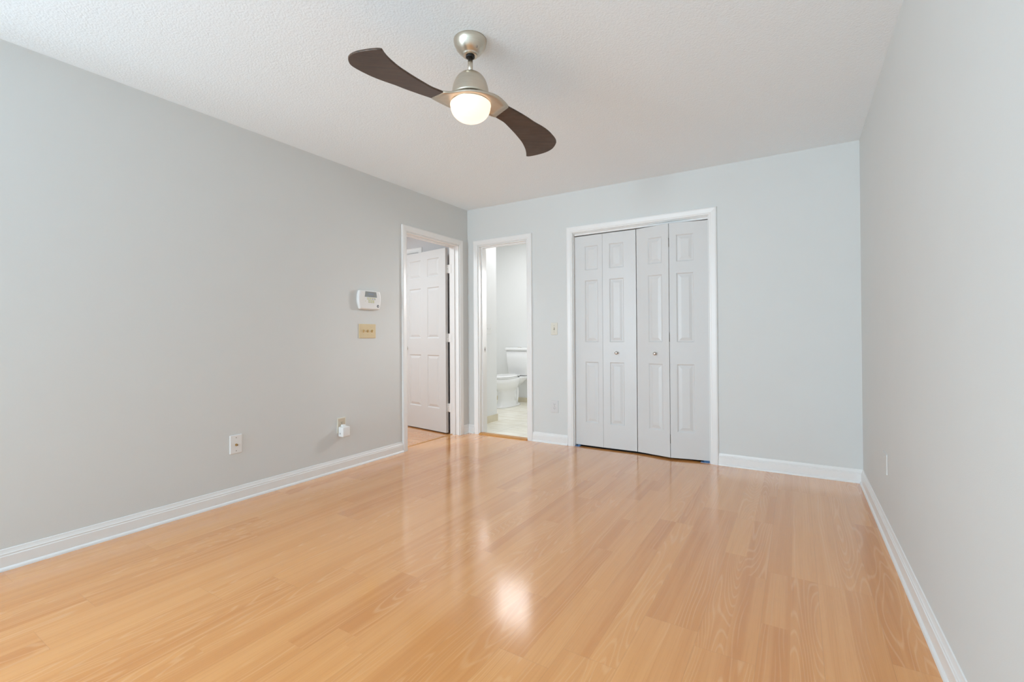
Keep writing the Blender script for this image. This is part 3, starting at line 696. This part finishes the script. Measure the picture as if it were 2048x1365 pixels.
# bathroom switch
o = plate_root('light_switch', FT, 0.585, 1.115, 'white switch plate on the bathroom wall seen through the narrow doorway', 'light switch')
rbox(FT, 0.528, 0.644, 1.090, 1.215, 0, 0.008, 0.003, 0.003).build('plate', M['white_plastic'], o)
for a in (0.563, 0.609): toggle(FT, a, 1.152, 0.006, o, 'white_plastic')

# alarm keypad
o = plate_root('alarm_keypad', FL, -1.392, 1.292, 'white alarm keypad with grey screen above the almond switch plate', 'alarm keypad')
mb = MB()
def kp(q, d):
    pts = []; n = 10
    A0, A1, Z0, Z1 = -1.522 + q, -1.276 - q, 1.293 + q, 1.452 - q
    def bez(p, c, r, k): return ((1 - k) ** 2 * p[0] + 2 * k * (1 - k) * c[0] + k * k * r[0], (1 - k) ** 2 * p[1] + 2 * k * (1 - k) * c[1] + k * k * r[1])
    e = 0.020
    corners = [((A1 - e, Z1), (A0 + e, Z1), 0.003), ((A0 + .008, Z1 - e), (A0 + .014, Z0 + e), -0.010), ((A0 + e * 1.3, Z0), (A1 - e * 1.3, Z0), 0.002), ((A1 - .014, Z0 + e), (A1 - .008, Z1 - e), 0.010)]
    for i, (s, t2, bow) in enumerate(corners):
        for j in range(n):
            k = j / (n - 1); a = s[0] + (t2[0] - s[0]) * k; z = s[1] + (t2[1] - s[1]) * k; w_ = 4 * k * (1 - k)
            if i in (1, 3): a += bow * w_
            else: z += bow * w_ * (1 if i == 0 else -1)
            pts.append((a, z))
        nx_ = corners[(i + 1) % 4][0]; ctrl = [(A0 + .013, Z1), (A0 + .019, Z0), (A1 - .019, Z0), (A1 - .013, Z1)][i]
        for k in (0.25, 0.5, 0.75): pts.append(bez(t2, ctrl, nx_, k))
    return [FL.P(a, z, d) for a, z in pts]
mb.loft([kp(0.004, 0.0), kp(0.001, 0.004), kp(0.0, 0.018), kp(0.002, 0.027), kp(0.007, 0.0315), kp(0.012, 0.033)], smooth=True)
body = mb.build('body', M['white_plastic'], o)
mb = MB()
def quad(pts, d0, d1):
    m = MB(); m.loft([[FL.P(a, z, d0) for a, z in pts], [FL.P(a, z, d1) for a, z in pts]], smooth=False); return m
fr = quad([(-1.459, 1.397), (-1.328, 1.397), (-1.336, 1.443), (-1.451, 1.443)], 0.031, 0.0345).build('screen_frame', M['screen_frame'], body); fr['label'] = 'grey display frame'
quad([(-1.424, 1.414), (-1.366, 1.414), (-1.366, 1.430), (-1.424, 1.430)], 0.0344, 0.0350).build('screen', M['screen'], fr)
for q in (-1.403, -1.381, -1.360):
    quad([(q - .006, 1.4015), (q + .006, 1.4015), (q + .006, 1.4065), (q - .006, 1.4065)], 0.0344, 0.0358).build('screen_button', M['screen_frame'], fr)
keys = []
for j, z in enumerate((1.388, 1.379)):
    for i in range(4): keys.append((-1.424 + i * 0.024, z, 0.0085, 'key_blue' if (j == 1 and i >= 2) else 'key_yellow'))
for j, z in enumerate((1.3685, 1.360, 1.3515)):
    for i in range(3): keys.append((-1.412 + i * 0.0225, z, 0.0075, 'key_yellow'))
for a, z, hw, m in keys:
    kb = rbox(FL, a - hw, a + hw, z - 0.0027, z + 0.0027, 0.032, 0.0358, 0.0015, 0.0008, 2, 0.0008).build('key', M[m], body)
disc(FL, -1.452, 1.362, 0.003, 0.032, 0.0345, 12).build('indicator_light', M['key_yellow'], body)
em = disc(FL, -1.316, 1.3235, 0.0115, 0.032, 0.0345, 24).build('emblem', M['emblem'], body); em['label'] = 'round dark emblem with white swirl'
quad([(-1.321, 1.320), (-1.313, 1.3175), (-1.3105, 1.3245), (-1.315, 1.3285), (-1.3195, 1.3275)], 0.0344, 0.0352).build('emblem_mark', M['white_plastic'], em)

# ------------------------------------------------------------------ toilet
TX = -0.672
to = empty('toilet', (TX, 1.95, 0)); tag(to, 'white porcelain toilet seen through the narrow bathroom doorway', 'toilet')
def oval(cx, yf, yb, lx, z, n=40, pw=2.2, sq=0.0):
    yc, ly = (yf + yb) / 2, (yb - yf) / 2; pts = []
    for i in range(n):
        a = 2 * math.pi * i / n; c, s = math.cos(a), math.sin(a)
        x = math.copysign(abs(c) ** (2 / pw), c) * lx; y = math.copysign(abs(s) ** (2 / pw), s) * ly
        pts.append((cx + x * (1 - sq * (y / ly)), yc + y, z))
    return pts
b = MB()
b.loft([oval(TX, 1.575, 2.19, 0.125, 0.0), oval(TX, 1.577, 2.185, 0.122, 0.018), oval(TX, 1.625, 2.13, 0.102, 0.035), oval(TX, 1.65, 2.09, 0.095, 0.12), oval(TX, 1.66, 2.09, 0.097, 0.22), oval(TX, 1.655, 2.09, 0.102, 0.245),
        oval(TX, 1.60, 2.09, 0.128, 0.272), oval(TX, 1.53, 2.09, 0.158, 0.310), oval(TX, 1.483, 2.10, 0.177, 0.350), oval(TX, 1.464, 2.11, 0.185, 0.378), oval(TX, 1.46, 2.12, 0.188, 0.39), oval(TX, 1.46, 2.12, 0.188, 0.43), oval(TX, 1.466, 2.11, 0.181, 0.438)])
b.loft([oval(TX, 2.03, 2.20, 0.07, 0.30, pw=4), oval(TX, 1.98, 2.26, 0.12, 0.37, pw=4), oval(TX, 1.95, 2.33, 0.165, 0.41, pw=4), oval(TX, 1.95, 2.335, 0.17, 0.438, pw=4)])
bw = b.build('bowl', M['porcelain'], to)
for sx in (1, -1):        # trapway relief on the side of the base
    b = MB(); pts = [(1.985, 0.01), (2.01, 0.11), (2.025, 0.20), (2.015, 0.265), (1.985, 0.30), (1.945, 0.285), (1.93, 0.23), (1.945, 0.16), (1.95, 0.09)]; rg = []
    for i, (y, z) in enumerate(pts):
        p0, p1 = pts[max(0, i - 1)], pts[min(len(pts) - 1, i + 1)]; tg = Vector((0, p1[0] - p0[0], p1[1] - p0[1])).normalized(); nn = tg.cross(Vector((1, 0, 0)))
        rg.append([tuple(Vector((TX + sx * 0.076, y, z)) + Vector((1, 0, 0)) * 0.032 * math.cos(q * math.pi / 6) + nn * 0.026 * math.sin(q * math.pi / 6)) for q in range(12)])
    b.loft(rg); b.build('trapway', M['porcelain'], bw)
b = MB(); b.loft([oval(TX, 1.463, 2.03, 0.186, 0.440), oval(TX, 1.459, 2.03, 0.189, 0.447), oval(TX, 1.463, 2.03, 0.186, 0.4545)]); b.build('seat', M['porcelain'], to)
b = MB(); b.loft([oval(TX, 1.464, 2.035, 0.185, 0.4575), oval(TX, 1.460, 2.037, 0.188, 0.465), oval(TX, 1.470, 2.035, 0.182, 0.474), oval(TX, 1.50, 2.02, 0.160, 0.480)]); b.build('lid', M['porcelain'], to)
for sx in (-1, 1):
    b = MB(); b.box((TX + sx * 0.075 - 0.022, 2.03, 0.438), (TX + sx * 0.075 + 0.022, 2.075, 0.468)); b.build('seat_hinge', M['white_plastic'], to, bevel=0.005)
b = MB()
def rr(x0, x1, y0, y1, z, r=0.03, n=5):
    pts = []
    for cx, cy, st in ((x1 - r, y1 - r, 0), (x0 + r, y1 - r, 1), (x0 + r, y0 + r, 2), (x1 - r, y0 + r, 3)):
        for i in range(n + 1):
            a = (st + i / n) * math.pi / 2; pts.append((cx + r * math.cos(a), cy + r * math.sin(a), z))
    return pts
b.loft([rr(TX - 0.165, TX + 0.165, 2.175, 2.33, 0.447), rr(TX - 0.178, TX + 0.178, 2.162, 2.335, 0.462), rr(TX - 0.205, TX + 0.205, 2.155, 2.34, 0.70), rr(TX - 0.212, TX + 0.212, 2.152, 2.345, 0.834)])
tk = b.build('tank', M['porcelain'], to)
b = MB(); b.lathe([(0.010, 0.43), (0.010, 0.452)], (TX + 0.085, 2.205, 0), 'z', 12); b.build('tank_bolt', M['screw'], tk)
b = MB(); b.loft([rr(TX - 0.220, TX + 0.220, 2.142, 2.35, 0.836), rr(TX - 0.228, TX + 0.228, 2.136, 2.352, 0.845), rr(TX - 0.228, TX + 0.228, 2.136, 2.352, 0.872), rr(TX - 0.215, TX + 0.215, 2.149, 2.345, 0.882)])
ld = b.build('tank_lid', M['porcelain'], to)
b = MB(); b.lathe([(0.028, 0.881), (0.028, 0.888), (0.024, 0.890)], (TX + 0.0, 2.245, 0), 'z', 24); fb = b.build('flush_button', M['knob'], ld); fb['label'] = 'chrome push button'
